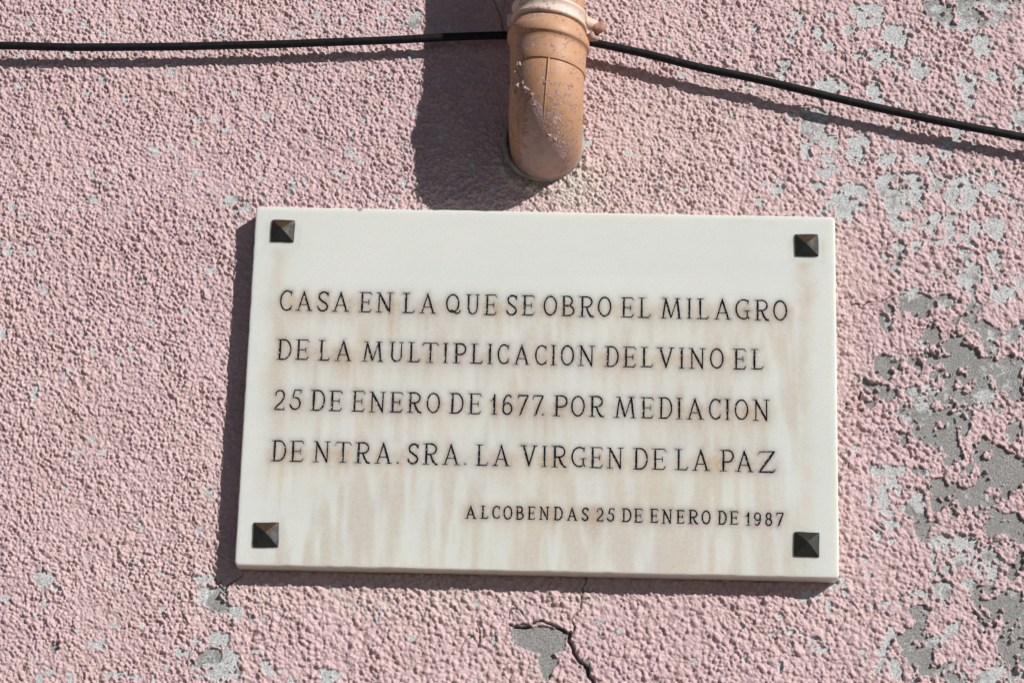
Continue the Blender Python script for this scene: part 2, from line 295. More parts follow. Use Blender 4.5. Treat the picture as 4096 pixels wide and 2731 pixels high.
def marble_material(stained=True):
    n = NT("white_marble" if stained else "white_marble_edge")
    base = n.mix(n.rng(n.noise(9, 4), 0.35, 0.7), (0.655, 0.68, 0.63), (0.69, 0.705, 0.66))
    base = n.mix(n.rng(n.noise(3, 4, 0.6, 0.6, (0.6, 1, 9)), 0.45, 0.7, 0, 0.35), base, (0.60, 0.635, 0.63))
    if stained:
        st = n.attr("stain"); sm = n.attr("smudge")
        fine = n.noise(1300, 2, 0.6)
        mid = n.noise(260, 3, 0.6)
        f = n.math('MULTIPLY', st, n.rng(fine, 0.3, 0.7, 0.55, 1.3))
        f = n.math('MULTIPLY', f, n.rng(mid, 0.3, 0.7, 0.75, 1.2), True)
        base = n.mix(f, base, n.mix(n.rng(n.noise(14, 2), 0.4, 0.6), (0.50, 0.355, 0.20), (0.47, 0.345, 0.25)))
        s = n.math('MULTIPLY', sm, n.rng(fine, 0.35, 0.65, 0.3, 1.5), True)
        base = n.mix(s, base, (0.25, 0.19, 0.17))
    sp = n.rng(n.noise(760, 3, 0.8), 0.50, 0.66, 0, 0.30)
    base = n.mix(sp, base, (0.42, 0.41, 0.39))
    base = n.mix(n.rng(n.noise(900, 1), 0.66, 0.72, 0, 0.6), base, (0.82, 0.83, 0.82))
    n.set("Base Color", base)
    n.set("Roughness", 0.5); n.set("Specular IOR Level", 0.3)
    n.set("Subsurface Weight", 0.6); n.b.inputs["Subsurface Radius"].default_value = (0.012, 0.010, 0.008); n.b.inputs["Subsurface Scale"].default_value = 1.0
    n.bump(n.noise(800, 3), 0.0002, 0.5)
    return n.m

def ink_material():
    n = NT("engraved_black_paint")
    worn = n.rng(n.noise(420, 3, 0.6), 0.565, 0.65)
    n.set("Base Color", n.mix(worn, (0.010, 0.012, 0.016), (0.40, 0.41, 0.40)))
    n.set("Roughness", 0.55); n.set("Specular IOR Level", 0.2)
    return n.m

def bronze_material():
    n = NT("patinated_bronze")
    rf = n.math('MULTIPLY', n.attr("rust"), n.rng(n.noise(160, 3), 0.3, 0.6, 0.35, 1.0))
    c = n.mix(n.rng(n.noise(70, 4), 0.4, 0.62), (0.018, 0.026, 0.028), (0.026, 0.022, 0.016))
    c = n.mix(rf, c, (0.085, 0.042, 0.012))
    c = n.mix(n.rng(n.noise(240, 3), 0.5, 0.75, 0, 0.6), c, (0.02, 0.018, 0.016))
    n.set("Base Color", c)
    n.set("Metallic", 0.15); n.set("Roughness", n.rng(n.noise(180, 3), 0.3, 0.7, 0.45, 0.65)); n.set("Specular IOR Level", 0.35)
    n.bump(n.noise(300, 3), 0.0004, 0.6)
    return n.m

def pipe_material(name, base, base2, fleck=0.66, streak=True):
    n = NT(name)
    pa = n.attr("paint")
    c = n.mix(n.rng(n.noise(14, 4), 0.35, 0.68), base, base2)
    scr = n.noise(60, 4, 0.65, 0.2, (6, 6, 0.5))
    c = n.mix(n.rng(scr, 0.5, 0.72, 0, 0.45), c, (base[0] * 1.1, base[1] * 1.35, base[2] * 1.7))
    fine = n.noise(190, 5, 0.68, 0.9)
    fl = n.rng(n.math('ADD', fine, n.math('MULTIPLY', pa, 0.28)), fleck, fleck + 0.02)
    big = n.rng(n.math('ADD', n.noise(75, 5, 0.65, 0.5), n.math('MULTIPLY', pa, 0.36)), 0.67, 0.685)
    m = n.math('MAXIMUM', fl, big)
    c = n.mix(m, c, n.mix(n.rng(n.noise(90, 3), 0.4, 0.7), (0.56, 0.375, 0.35), (0.46, 0.31, 0.28)))
    n.set("Base Color", c)
    n.set("Roughness", n.rng(m, 0, 1, 0.5, 0.8)); n.set("Specular IOR Level", 0.3)
    n.bump(n.math('ADD', n.math('MULTIPLY', m, n.rng(n.noise(330, 3), 0.2, 0.8, 0.5, 1.3)), n.math('MULTIPLY', scr, 0.08)), 0.0012, 0.9)
    return n.m

def simple_material(name, c1, c2, scale, rough=0.6, bump=0.0, bscale=200, spec=0.3, lo=0.35, hi=0.65):
    n = NT(name)
    n.set("Base Color", n.mix(n.rng(n.noise(scale, 4), lo, hi), c1, c2))
    n.set("Roughness", rough); n.set("Specular IOR Level", spec)
    if bump: n.bump(n.noise(bscale, 4, 0.6), bump, 0.9)
    return n.m

M_WALL = wall_material()
M_MARBLE = marble_material(True)
M_INK = ink_material()
M_BRONZE = bronze_material()
M_PVC = pipe_material("terracotta_pvc", (0.48, 0.25, 0.135), (0.52, 0.30, 0.18), 0.595)
M_CLAMP = pipe_material("painted_clamp", (0.62, 0.44, 0.34), (0.68, 0.55, 0.47), 0.62)
M_SLEEVE = simple_material("grey_plastic", (0.22, 0.22, 0.19), (0.42, 0.40, 0.35), 60, 0.6, 0.0005)
M_RUST = simple_material("rusty_iron", (0.30, 0.13, 0.06), (0.52, 0.34, 0.27), 130, 0.85, 0.002, 240)
M_CABLE = simple_material("black_rubber", (0.008, 0.009, 0.010), (0.022, 0.022, 0.022), 160, 0.5, 0.0003, 500, 0.2, 0.45, 0.8)
M_LUMP = simple_material("painted_mortar", (0.52, 0.34, 0.30), (0.40, 0.32, 0.28), 160, 0.9, 0.002, 400)
M_PAVE = simple_material("pavement_concrete", (0.21, 0.165, 0.13), (0.27, 0.215, 0.17), 3, 0.9, 0.003, 30)

# ---------------------------------------------------------------- the pavement at the foot of the wall
def box(x0, x1, y0, y1, z0, z1):
    v = [(x, y, z) for z in (z0, z1) for y in (y0, y1) for x in (x0, x1)]
    f = [(0, 2, 3, 1), (4, 5, 7, 6), (0, 1, 5, 4), (1, 3, 7, 5), (3, 2, 6, 7), (2, 0, 4, 6)]
    return v, f
v, f = box(-12, 12, -3.0, 0.25, -0.3, 0.0)
tag(mesh_object("pavement", v, f, M_PAVE, smooth=False), "pale concrete pavement running along the foot of the pink wall", None, None, "structure")
v, f = box(-40, 40, -40.0, -3.0, -0.5, -0.13)
M_ROAD = simple_material("asphalt", (0.045, 0.045, 0.047), (0.06, 0.058, 0.055), 4, 0.9, 0.004, 60)
tag(mesh_object("road", v, f, M_ROAD, smooth=False), "grey asphalt road beyond the pavement", None, None, "structure")

# ---------------------------------------------------------------- the wall: a height field of flaking painted stucco
STEP = 0.9
GX0, GX1, GZ0, GZ1 = -622.0, 536.0, -325.0, 470.0        # mm about the plaque's centre
nx = int((GX1 - GX0) / STEP) + 1; nz = int((GZ1 - GZ0) / STEP) + 1
xs = GX0 + np.arange(nx) * (GX1 - GX0) / (nx - 1); zs = GZ0 + np.arange(nz) * (GZ1 - GZ0) / (nz - 1)
X, Z = np.meshgrid(xs, zs)
SX = (GX1 - GX0) / (nx - 1); SZ = (GZ1 - GZ0) / (nz - 1)

coarse = smooth01((X - 60) / 300 + fbm(X, Z, 160, 2, 3) * 0.3) * 0.9
coarse = np.maximum(coarse, smooth01((-175 - Z) / 70) * smooth01((X + 330) / 120))
def coarse_at(px, pz):
    i = np.clip(((px - GX0) / SX).astype(int), 0, nx - 1); j = np.clip(((pz - GZ0) / SZ).astype(int), 0, nz - 1)
    return coarse[j, i]

lump = np.zeros((nz, nx), dtype=np.float32)
def stamp(N, rlo, rhi, amp, want_coarse, aniso, K, spacing=0.0, bmax=1.0):
    global lump
    if spacing:                                    # grains thrown on evenly, each jostled off its place
        a, b = np.meshgrid(np.arange(GX0, GX1, spacing), np.arange(GZ0, GZ1, spacing * 0.87))
        a = a + (np.arange(a.shape[0]) % 2)[:, None] * spacing * 0.5
        px = a.ravel() + rng.uniform(-.55, .55, a.size) * spacing; pz = b.ravel() + rng.uniform(-.55, .55, a.size) * spacing
        N = len(px)
    else:
        px = rng.uniform(GX0, GX1, N); pz = rng.uniform(GZ0, GZ1, N)
    c = coarse_at(px, pz)
    keep = rng.uniform(0, 1, N) < (c if want_coarse else 1 - c * 0.75)
    px = px[keep]; pz = pz[keep]; n = len(px)
    r = rlo + (rhi - rlo) * rng.uniform(0, 1, n) ** 2.2
    an = rng.normal(-0.75, 0.5, n) if aniso > 1.3 else rng.uniform(0, math.pi, n)
    el = np.sqrt(rng.uniform(1.0, aniso, n))
    A = amp * r * rng.uniform(0.55, 1.25, n)
    base = rng.uniform(0.0, 1.0, n) ** 1.3 * bmax
    ci = np.round((px - GX0) / SX).astype(int); cj = np.round((pz - GZ0) / SZ).astype(int)
    ca, sa = np.cos(an), np.sin(an)
    flat = lump.ravel()
    for dj in range(-K, K + 1):
        for di in range(-K, K + 1):
            i = ci + di; j = cj + dj
            ok = (i >= 0) & (i < nx) & (j >= 0) & (j < nz)
            dx = (GX0 + i * SX) - px; dz = (GZ0 + j * SZ) - pz
            u = (dx * ca + dz * sa) / (r * el); w = (-dx * sa + dz * ca) / (r / el)
            q = u * u + w * w
            ok &= q < 1
            h = base + A * np.clip(1 - q, 0, 1) ** 0.8
            np.maximum.at(flat, (j * nx + i)[ok], h[ok].astype(np.float32))
    lump = flat.reshape(nz, nx)
def layer(*args):
    """one throw of grains as a height layer of its own"""
    global lump
    keep, lump = lump, np.zeros((nz, nx), dtype=np.float32)
    for a in args: stamp(*a)
    out, lump = lump, keep
    return out
lump = (layer((0, 1.5, 2.7, 0.95, False, 2.2, 5, 3.5, 0.4), (0, 2.2, 4.0, 0.80, True, 1.5, 7, 5.0, 0.4))
        + layer((0, 0.9, 1.5, 0.85, False, 1.8, 3, 2.3, 0.2), (0, 1.2, 2.1, 0.55, True, 1.6, 4, 3.1, 0.2)) * 0.75
        + layer((7000, 2.4, 4.6, 0.50, False, 2.2, 8, 0, 0.2), (3200, 3.2, 6.5, 0.42, True, 1.6, 10, 0, 0.2)) * 0.8)
lump = lump * np.clip(0.92 + 0.42 * fbm(X, Z, 34, 3, 13), 0.45, 1.3)
low = fbm(X, Z, 70, 2, 11) * 0.8 + fbm(X, Z, 22, 2, 15) * 0.5 + fbm(X, Z, 11, 2, 17) * 0.7
coat = 0.7 - 0.4 * coarse + lump * (1 - 0.15 * coarse) + low + fbm(X, Z, 4.5, 2, 21) * 0.55 + fbm(X * 1.4 + Z * 0.4, Z, 2.2, 1, 25) * 0.34 + rng.normal(0, 0.07, X.shape)
cement = fbm(X, Z, 40, 2, 31) * 0.3 + fbm(X, Z, 3, 2, 35) * 0.22 + rng.normal(0, 0.10, X.shape)

# where the paint has flaked off: signed field in millimetres, > 0 is bare
field = np.full((nz, nx), -7.0)
greyw = np.zeros((nz, nx)); greys = np.full((nz, nx), 1e-6)
wx = X + fbm(X, Z, 16, 2, 41) * 5.0; wz = Z + fbm(X, Z, 16, 2, 43) * 5.0
for bx, bz, rx, rz, g in BLOBS:
    R = max(rx, rz) + 14
    i0 = max(int((bx - 2 * R - GX0) / SX), 0); i1 = min(int((bx + 2 * R - GX0) / SX), nx)
    j0 = max(int((bz - 2 * R - GZ0) / SZ), 0); j1 = min(int((bz + 2 * R - GZ0) / SZ), nz)
    if i0 >= i1 or j0 >= j1: continue
    s = (slice(j0, j1), slice(i0, i1))
    k = 0.55
    q = np.sqrt(((wx[s] * k + X[s] * (1 - k) - bx) / rx) ** 2 + ((wz[s] * k + Z[s] * (1 - k) - bz) / rz) ** 2)
    d = (1 - q) * math.sqrt(rx * rz)
    field[s] = np.maximum(field[s], np.minimum(d * 0.8, 2.4))
    wgt = np.exp(-np.clip(q, 0, 4) ** 2 * 0.9)
    greyw[s] += wgt * g; greys[s] += wgt
grey = greyw / greys
# small chips scattered over the older paint
def chips(N, x0, x1, z0, z1, rlo, rhi, g=0.1):
    for _ in range(N):
        bx = rng.uniform(x0, x1); bz = rng.uniform(z0, z1); r = rlo + (rhi - rlo) * rng.uniform() ** 2
        e = rng.uniform(0.6, 1.6); R = r * 2 + 3
        i0 = max(int((bx - R - GX0) / SX), 0); i1 = min(int((bx + R - GX0) / SX) + 1, nx)
        j0 = max(int((bz - R - GZ0) / SZ), 0); j1 = min(int((bz + R - GZ0) / SZ) + 1, nz)
        if i0 >= i1 or j0 >= j1: continue
        s = (slice(j0, j1), slice(i0, i1))
        q = np.sqrt(((X[s] - bx) / (r * e)) ** 2 + ((Z[s] - bz) / (r / e)) ** 2)
        d = (1 - q) * r
        new = field[s] < -2.0
        field[s] = np.maximum(field[s], d * 1.5)
        grey[s] = np.where((q < 1.3) & new, g, grey[s])
chips(430, GX0, 200, GZ0, GZ1, 1.1, 3.2, 0.12)
chips(170, -640, -100, 100, 490, 1.1, 3.8, 0.2)
chips(320, 200, 560, GZ0, GZ1, 1.2, 4.2, 0.2)
chips(60, -640, -200, -350, -180, 1.2, 4.0, 0.2)
rightw = smooth01((X - 200) / 120)
near = smooth01((field + 7.6) / 6.0)
edge_noise = fbm(X, Z, 13, 2, 49) * (2.6 + 2.2 * rightw) + fbm(X, Z, 7.5, 2, 51) * 4.4 + fbm(X, Z, 3.4, 2, 55) * 3.2 - (lump - 2.2) * 0.7
field = field + edge_noise * near * np.where(np.hypot(X - 5, Z + 262) < 60, 0.45, 1.0)
# the whole right of the wall is flaking: extra ragged holes between the large ones
worn = fbm(wx, wz, 17, 4, 58, 0.62) * 13 + fbm(X, Z, 60, 2, 59) * 4 - 7.5 + 1.7 * smooth01((120 - Z) / 120) * smooth01((X - 330) / 90) + 3.6 * smooth01((X - 330) / 120)
field = np.maximum(field, np.where(rightw > 0.3, worn, -6))
# cracks: narrow grooves
crackm = np.zeros((nz, nx)); carve = np.zeros((nz, nx))
for pts, w, dpt in CRACKS:
    fine = []
    for (ax, az), (bx, bz) in zip(pts[:-1], pts[1:]):
        n = max(int(math.hypot(bx - ax, bz - az) / 4), 1)
        for t in range(n):
            u = t / n
            fine.append((ax + (bx - ax) * u + rng.normal(0, 0.7), az + (bz - az) * u + rng.normal(0, 0.7)))
    fine.append(pts[-1])
    for (ax, az), (bx, bz) in zip(fine[:-1], fine[1:]):
        R = w + 3
        i0 = max(int((min(ax, bx) - R - GX0) / SX), 0); i1 = min(int((max(ax, bx) + R - GX0) / SX) + 1, nx)
        j0 = max(int((min(az, bz) - R - GZ0) / SZ), 0); j1 = min(int((max(az, bz) + R - GZ0) / SZ) + 1, nz)
        if i0 >= i1 or j0 >= j1: continue
        s = (slice(j0, j1), slice(i0, i1))
        ex, ez = bx - ax, bz - az; L2 = ex * ex + ez * ez + 1e-9
        t = np.clip(((X[s] - ax) * ex + (Z[s] - az) * ez) / L2, 0, 1)
        d = np.hypot(X[s] - ax - t * ex, Z[s] - az - t * ez)
        hw = max(w * 0.5, 0.55)
        m = 1 - smooth01((d - hw * 0.6) / (hw * 0.8))
        carve[s] = np.maximum(carve[s], m * dpt * (1.5 if w < 1.2 else 1.9))
        crackm[s] = np.maximum(crackm[s], m * (0.6 if w < 2.2 else 0.75))

shallow = np.clip(0.32 * (1 - smooth01((grey - 0.25) / 0.35)), 0, 1)
shallow = np.where(X < 190, np.where(grey < 0.5, 0.8, shallow), shallow)
cement = cement + np.maximum(shallow, 0.15 * coarse) * (1.9 + low * 0.8)
present = 1 - smooth01((field + 0.7) / 1.1)
lift = np.exp(-((field + 2.0) / 1.6) ** 2) * 0.45 * present
height = cement + (coat + lift - cement) * present - carve
height -= (grey > 0.6) * (1 - present) * 0.4
border = np.minimum(np.minimum(X - GX0, GX1 - X), np.minimum(Z - GZ0, GZ1 - Z))
rs = np.hypot(X + 3.6, Z - 269.0)
grout = np.exp(-((rs - 48 - fbm(X, Z, 12, 2, 65) * 3) / 4.5) ** 2) * smooth01((274 - Z) / 22)
height += grout * (2.6 + fbm(X, Z, 7, 2, 67) * 2.0)
CM = float(coat.mean())
height = CM + (height - CM) * smooth01(border / 12.0)
MEAN = CM + 1.3
cream = np.exp(-(((X - 34) / 30) ** 2 + ((Z - 226) / 34) ** 2)) * 1.1 + 0.25 * np.exp(-((X + 100) / 220) ** 2 - ((Z + 215) / 22) ** 2)
cream = np.maximum(cream, grout * 0.8)
cream = np.clip(cream + fbm(X, Z, 14, 2, 61) * 0.3 * (cream > 0.12), 0, 1)

V = np.stack([X / 1000, -(height - MEAN) / 1000, Z / 1000 + Z0], -1).reshape(-1, 3)
idx = np.arange(nx * nz).reshape(nz, nx)
F = np.stack([idx[:-1, :-1], idx[:-1, 1:], idx[1:, 1:], idx[1:, :-1]], -1).reshape(-1, 4)
A = {"bare": np.clip(field + 0.25, -3, 3).ravel(), "grey": grey.ravel(), "cream": cream.ravel(), "crack": crackm.ravel()}

# faces inside a bare patch large enough to be picked out become patches of their own
bare_face = (field[:-1, :-1] > -0.25) & (field[1:, 1:] > -0.25)
lab = np.zeros(bare_face.shape, dtype=np.int32)
comps = []
bf = bare_face.tolist(); seen = [[False] * (nx - 1) for _ in range(nz - 1)]
for j in range(nz - 1):
    row = bf[j]; srow = seen[j]
    for i in range(nx - 1):
        if row[i] and not srow[i]:
            st = [(j, i)]; srow[i] = True; cells = []
            while st:
                a, b = st.pop(); cells.append(a * (nx - 1) + b)
                for c, d in ((a + 1, b), (a - 1, b), (a, b + 1), (a, b - 1)):
                    if 0 <= c < nz - 1 and 0 <= d < nx - 1 and bf[c][d] and not seen[c][d]:
                        seen[c][d] = True; st.append((c, d))
            if len(cells) >= 75: comps.append(cells)
def sub_mesh(name, faces, parent):
    used, inv = np.unique(faces, return_inverse=True)
    return mesh_object(name, V[used], inv.reshape(-1, 4), M_WALL, parent, True, {k: a[used] for k, a in A.items()})
keepf = np.ones(len(F), dtype=bool)
for c in comps: keepf[np.array(c)] = False
wall = sub_mesh("wall", F[keepf], None)
tag(wall, "old house wall of lumpy stucco in flaking pale pink paint", "wall", None, "structure")
inside_plaque = lambda c: abs(c[0]) < 0.30 and abs(c[2] - Z0) < 0.19
for c in sorted(comps, key=len, reverse=True)[:290]:
    fc = F[np.array(c)]
    o = sub_mesh("bare_patch", fc, wall)
    g = float(grey.ravel()[fc[:, 0]].mean())
    if len(c) > 500: o["label"] = "bare grey cement where the pink coat has fallen away" if g > 0.5 else "chalky white patch where the pink paint has flaked off"
for c in sorted(comps, key=len, reverse=True)[290:]:
    sub_mesh("bare_patch", F[np.array(c)], wall)
print("patches", len(comps), [len(c) for c in sorted(comps, key=len, reverse=True)[:5]])

# the rest of the wall, beyond the surveyed part: same stucco, coarser mesh
def ring_panel(x0, x1, z0, z1, step=7.0):
    a = max(int((x1 - x0) / step), 1); b = max(int((z1 - z0) / step), 1)
    gx, gz = np.meshgrid(np.linspace(x0, x1, a + 1), np.linspace(z0, z1, b + 1))
    bd = np.minimum(np.minimum(gx - x0, x1 - gx), np.minimum(gz - z0, z1 - gz))
    h = (fbm(gx, gz, 16, 3, 71) * 2.2) * smooth01(bd / 12)
    fl = fbm(gx, gz, 60, 4, 81, 0.62) * 9 - 3.4 + smooth01((gx - 200) / 500) * 1.6
    vv = np.stack([gx / 1000, -(h - 1.3) / 1000, gz / 1000 + Z0], -1).reshape(-1, 3)
    ii = np.arange((a + 1) * (b + 1)).reshape(b + 1, a + 1)
    ff = np.stack([ii[:-1, :-1], ii[:-1, 1:], ii[1:, 1:], ii[1:, :-1]], -1).reshape(-1, 4)
    zz = np.zeros(fl.size)
    mesh_object("outer_stucco", vv, ff, M_WALL, wall, True, {"bare": np.clip(fl, -3, 3).ravel(), "grey": zz + 0.5, "cream": zz, "crack": zz})
ring_panel(-2600, GX0, -1100, 1500); ring_panel(GX1, 2600, -1100, 1500)
ring_panel(GX0, GX1, -1100, GZ0); ring_panel(GX0, GX1, GZ1, 1500)
v, f = box(-2.6, 2.6, 0.02, 0.25, 0.0, 3.95)
mesh_object("masonry", v, f, M_PAVE, wall, False)
v, f = box(-2.6, 2.6, -0.012, 0.004, 0.0, 1.36)
mesh_object("plinth", v, f, M_PAVE, wall, False)

# ---------------------------------------------------------------- engraved letters: stroke glyphs in a unit box
def arc(cx, cy, rx, ry, a0, a1, n=14):
    return [(cx + rx * math.cos(math.radians(a0 + (a1 - a0) * t / n)), cy + ry * math.sin(math.radians(a0 + (a1 - a0) * t / n))) for t in range(n + 1)]
T, M_, t_ = 1.0, 0.75, 0.5
GL = {
 'A': [(t_ * 1.3, [(.50, 1.03), (.15, 0)]), (T, [(.46, 1.0), (.85, 0)]), (t_, [(.26, .31), (.73, .31)]), (t_, [(0, 0), (.30, 0)]), (t_, [(.70, 0), (1, 0)])],
 'B': [(T, [(.2, 1), (.2, 0)]), (t_, [(0, 1), (.3, 1)]), (M_, [(.2, 1), (.5, 1)] + arc(.5, .76, .34, .24, 90, -90) + [(.2, .52)]), (M_, [(.2, .52), (.5, .52)] + arc(.5, .26, .48, .26, 90, -90) + [(.2, 0)]), (t_, [(0, 0), (.3, 0)])],
 'C': [(M_, arc(.56, .5, .55, .5, 48, 195, 16)), (M_, arc(.56, .5, .55, .5, 165, 312, 16)), (t_, [(.97, 1.0), (.93, .76)]), (t_, [(.98, .25), (.93, .02)])],
 'D': [(T, [(.22, 1), (.2, 0)]), (t_, [(0, 1), (.3, 1)]), (t_, [(0, 0), (.32, 0)]), (M_, [(.22, 1), (.48, 1)] + arc(.48, .5, .5, .5, 90, -90, 18) + [(.2, 0)])],
 'E': [(T, [(.22, 1), (.22, 0)]), (t_, [(0, 1), (.88, 1), (1, .88)]), (t_, [(.22, .5), (.76, .5)]), (t_, [(.77, .63), (.77, .37)]), (t_ * 1.2, [(0, 0), (.86, 0), (.99, .14)])],
 'G': [(M_, arc(.54, .5, .54, .5, 50, 195, 16)), (M_, arc(.54, .5, .54, .5, 165, 300, 16)), (t_, [(.90, 1.0), (.87, .78)]), (t_, [(.60, .42), (1.0, .42)]), (M_, [(.82, .42), (.82, .16), (.96, 0)])],
 'I': [(T, [(.5, 1), (.5, 0)]), (t_, [(0, 1), (1, 1)]), (t_, [(0, 0), (1, 0)])],
 'L': [(T, [(.28, 1), (.28, 0)]), (t_, [(0.02, 1), (.56, 1)]), (t_ * 1.2, [(0, 0), (.88, 0), (1, .13)])],
 'M': [(t_, [(0, 0), (.27, 0)]), (M_, [(.13, 0), (.25, 1)]), (t_, [(.1, 1), (.30, 1)]), (T, [(.24, .98), (.50, .03)]), (t_, [(.50, .03), (.76, .97)]), (t_, [(.66, 1), (.90, 1)]), (T, [(.77, 1), (.88, 0)]), (t_, [(.74, 0), (1, 0)])],
 'N': [(t_ * 1.2, [(.18, 1), (.18, 0)]), (t_, [(0, 0), (.35, 0)]), (t_, [(0, 1), (.24, 1)]), (T, [(.16, 1), (.83, -.01)]), (t_ * 1.2, [(.83, 1), (.83, -.04)]), (t_, [(.66, 1), (1, 1)])],
 'O': [(M_, arc(.5, .5, .5, .5, 80, 190, 13)), (M_, arc(.5, .5, .5, .5, 170, 280, 13)), (M_, arc(.5, .5, .5, .5, 260, 370, 13)), (M_, arc(.5, .5, .5, .5, -10, 100, 13))],
 'P': [(T, [(.25, 1), (.25, 0)]), (t_, [(0, 1), (.3, 1)]), (t_, [(0, 0), (.52, 0)]), (M_, [(.25, 1), (.58, 1)] + arc(.58, .72, .41, .28, 90, -90, 14) + [(.25, .44)])],
 'R': [(T, [(.22, 1), (.22, 0)]), (t_, [(0, 1), (.3, 1)]), (t_, [(0, 0), (.42, 0)]), (M_, [(.22, 1), (.5, 1)] + arc(.5, .74, .37, .26, 90, -90, 14) + [(.22, .48)]), (T, [(.50, .47), (.64, .20), (.80, .03), (1, -.01)])],
 'S': [(T * .9, [(.93, .80), (.84, .94), (.64, 1.0), (.40, .99), (.18, .88), (.12, .74), (.22, .61), (.48, .50), (.78, .38), (.92, .23), (.84, .09), (.62, 0), (.34, 0), (.14, .09), (.03, .24)]), (t_, [(.95, 1.0), (.93, .78)])],
 'T': [(T, [(.5, 1), (.5, 0)]), (t_, [(0, .87), (.1, 1), (.9, 1), (1, .87)]), (t_, [(.3, 0), (.7, 0)])],
 'U': [(T * .85, [(.16, 1), (.16, .32)] + arc(.5, .3, .34, .3, 180, 270, 8)), (t_ * 1.2, [(.84, 1), (.84, .32)] + arc(.5, .3, .34, .3, 0, -90, 8)), (t_, [(0, 1), (.36, 1)]), (t_, [(.66, 1), (1, 1)])],
 'V': [(T, [(.18, 1), (.52, 0)]), (M_, [(.84, 1), (.50, -.03)]), (t_, [(0, 1), (.34, 1)]), (t_, [(.70, 1), (1, 1)])],
 'Z': [(t_, [(0, .84), (.1, .98), (.96, 1)]), (T, [(.94, 1), (.08, 0)]), (T * .8, [(.02, 0), (.85, 0), (1, .13)])],
 '1': [(T, [(.64, 1.02), (.60, 0)]), (t_, [(0, .67), (.3, .72), (.62, .98)]), (t_, [(.2, 0), (1, 0)])],
 '2': [(M_, [(.10, .72), (.14, .90), (.38, 1.0), (.68, .99), (.90, .82), (.90, .62), (.70, .42), (.30, .20), (.05, .03)]), (M_, [(.02, .01), (.95, .01)]), (t_, [(.95, .13), (.95, -.03)])],
 '5': [(M_, [(.38, 1), (.24, .58), (.50, .62), (.76, .56), (.92, .36), (.84, .12), (.58, 0), (.28, .02), (.06, .16), (.02, .28)]), (M_, [(.36, 1), (.98, 1)]), (t_, [(.98, 1.04), (.94, .84)])],
 '6': [(M_, [(.88, .84), (.80, .96), (.60, 1.0), (.34, .93), (.12, .72), (.05, .45), (.07, .25)]), (M_, arc(.5, .29, .46, .29, 90, 200, 9)), (M_, arc(.5, .29, .46, .29, 180, 290, 9)), (M_, arc(.5, .29, .46, .29, 270, 380, 9)), (M_, arc(.5, .29, .46, .29, 0, 100, 9))],
 '7': [(M_, [(.08, 1), (1, 1)]), (t_, [(.10, 1.03), (0, .80)]), (T * .85, [(.98, 1), (.62, .55), (.34, .12), (.30, 0)]), (t_, [(.36, .10), (.16, -.04)])],
 '8': [(M_, arc(.5, .76, .38, .24, 0, 190, 12)), (M_, arc(.5, .76, .38, .24, 170, 370, 12)), (M_, arc(.5, .26, .48, .26, 0, 190, 12)), (M_, arc(.5, .26, .48, .26, 170, 370, 12))],
 '9': [(M_, [(.14, .14), (.24, .03), (.44, 0), (.68, .08), (.88, .30), (.95, .58), (.93, .78)]), (M_, arc(.5, .71, .45, .29, 90, 200, 9)), (M_, arc(.5, .71, .45, .29, 180, 290, 9)), (M_, arc(.5, .71, .45, .29, 270, 380, 9)), (M_, arc(.5, .71, .45, .29, 0, 100, 9))],
 '.': [(T * 1.2, [(.1, .5), (.9, .5)]), (T * 1.2, [(.5, .1), (.5, .9)])],
}
GL['Q'] = [(w, [(x, .06 + y * .94) for x, y in p]) for w, p in [(a, [(x * .86, y) for x, y in b]) for a, b in GL['O']]] + [(M_, [(.22, .10), (.40, .17), (.56, .06), (.72, -.01), (.90, .03), (1, .17)])]

def dense(p, step):
    out = []
    for (ax, ay), (bx, by) in zip(p[:-1], p[1:]):
        n = max(int(math.hypot(bx - ax, by - ay) / step), 1)
        out += [(ax + (bx - ax) * k / n, ay + (by - ay) * k / n) for k in range(n)]
    return out + [p[-1]]

def outline(p, w, r):
    """polygon round a polyline, slightly uneven like a hand-cut stroke"""
    L, R = [], []
    n = len(p)
    for k in range(n):
        a = p[max(k - 1, 0)]; b = p[min(k + 1, n - 1)]
        dx, dy = b[0] - a[0], b[1] - a[1]; l = math.hypot(dx, dy) or 1
        nxn, nyn = -dy / l, dx / l
        h = w * 0.5 * r.uniform(0.86, 1.14) * (0.8 if k in (0, n - 1) else 1)
        L.append((p[k][0] + nxn * h, p[k][1] + nyn * h)); R.append((p[k][0] - nxn * h, p[k][1] - nyn * h))
    return L + R[::-1]

FRONT = 21.0
rr = random.Random(25)
cd_v, cd_e, cd_f, f_owner, segs = [], [], [], [None], []
HW, HH = 300.0 - 1.8, PLATE_H * 500 - 1.8
def rounded_rect(hw, hh, r, n=5, sub=24):
    pts = []
    for cx, cy, a0 in ((hw - r, hh - r, 0), (-hw + r, hh - r, 90), (-hw + r, -hh + r, 180), (hw - r, -hh + r, 270)):
        for k in range(n + 1):
            a = math.radians(a0 + 90 * k / n); pts.append((cx + r * math.cos(a), cy + r * math.sin(a), math.cos(a), math.sin(a)))
    out = []
    for k in range(len(pts)):
        a = pts[k]; b = pts[(k + 1) % len(pts)]
        d = math.hypot(b[0] - a[0], b[1] - a[1]); m = max(int(d / 6), 1)
        for q in range(m):
            u = q / m; out.append(tuple(a[i] + (b[i] - a[i]) * u for i in range(4)))
    return out
rim = rounded_rect(HW, HH, 2.0)
for x, z, _, _ in rim: cd_v.append((x, z))
cd_f.append(list(range(len(rim))))
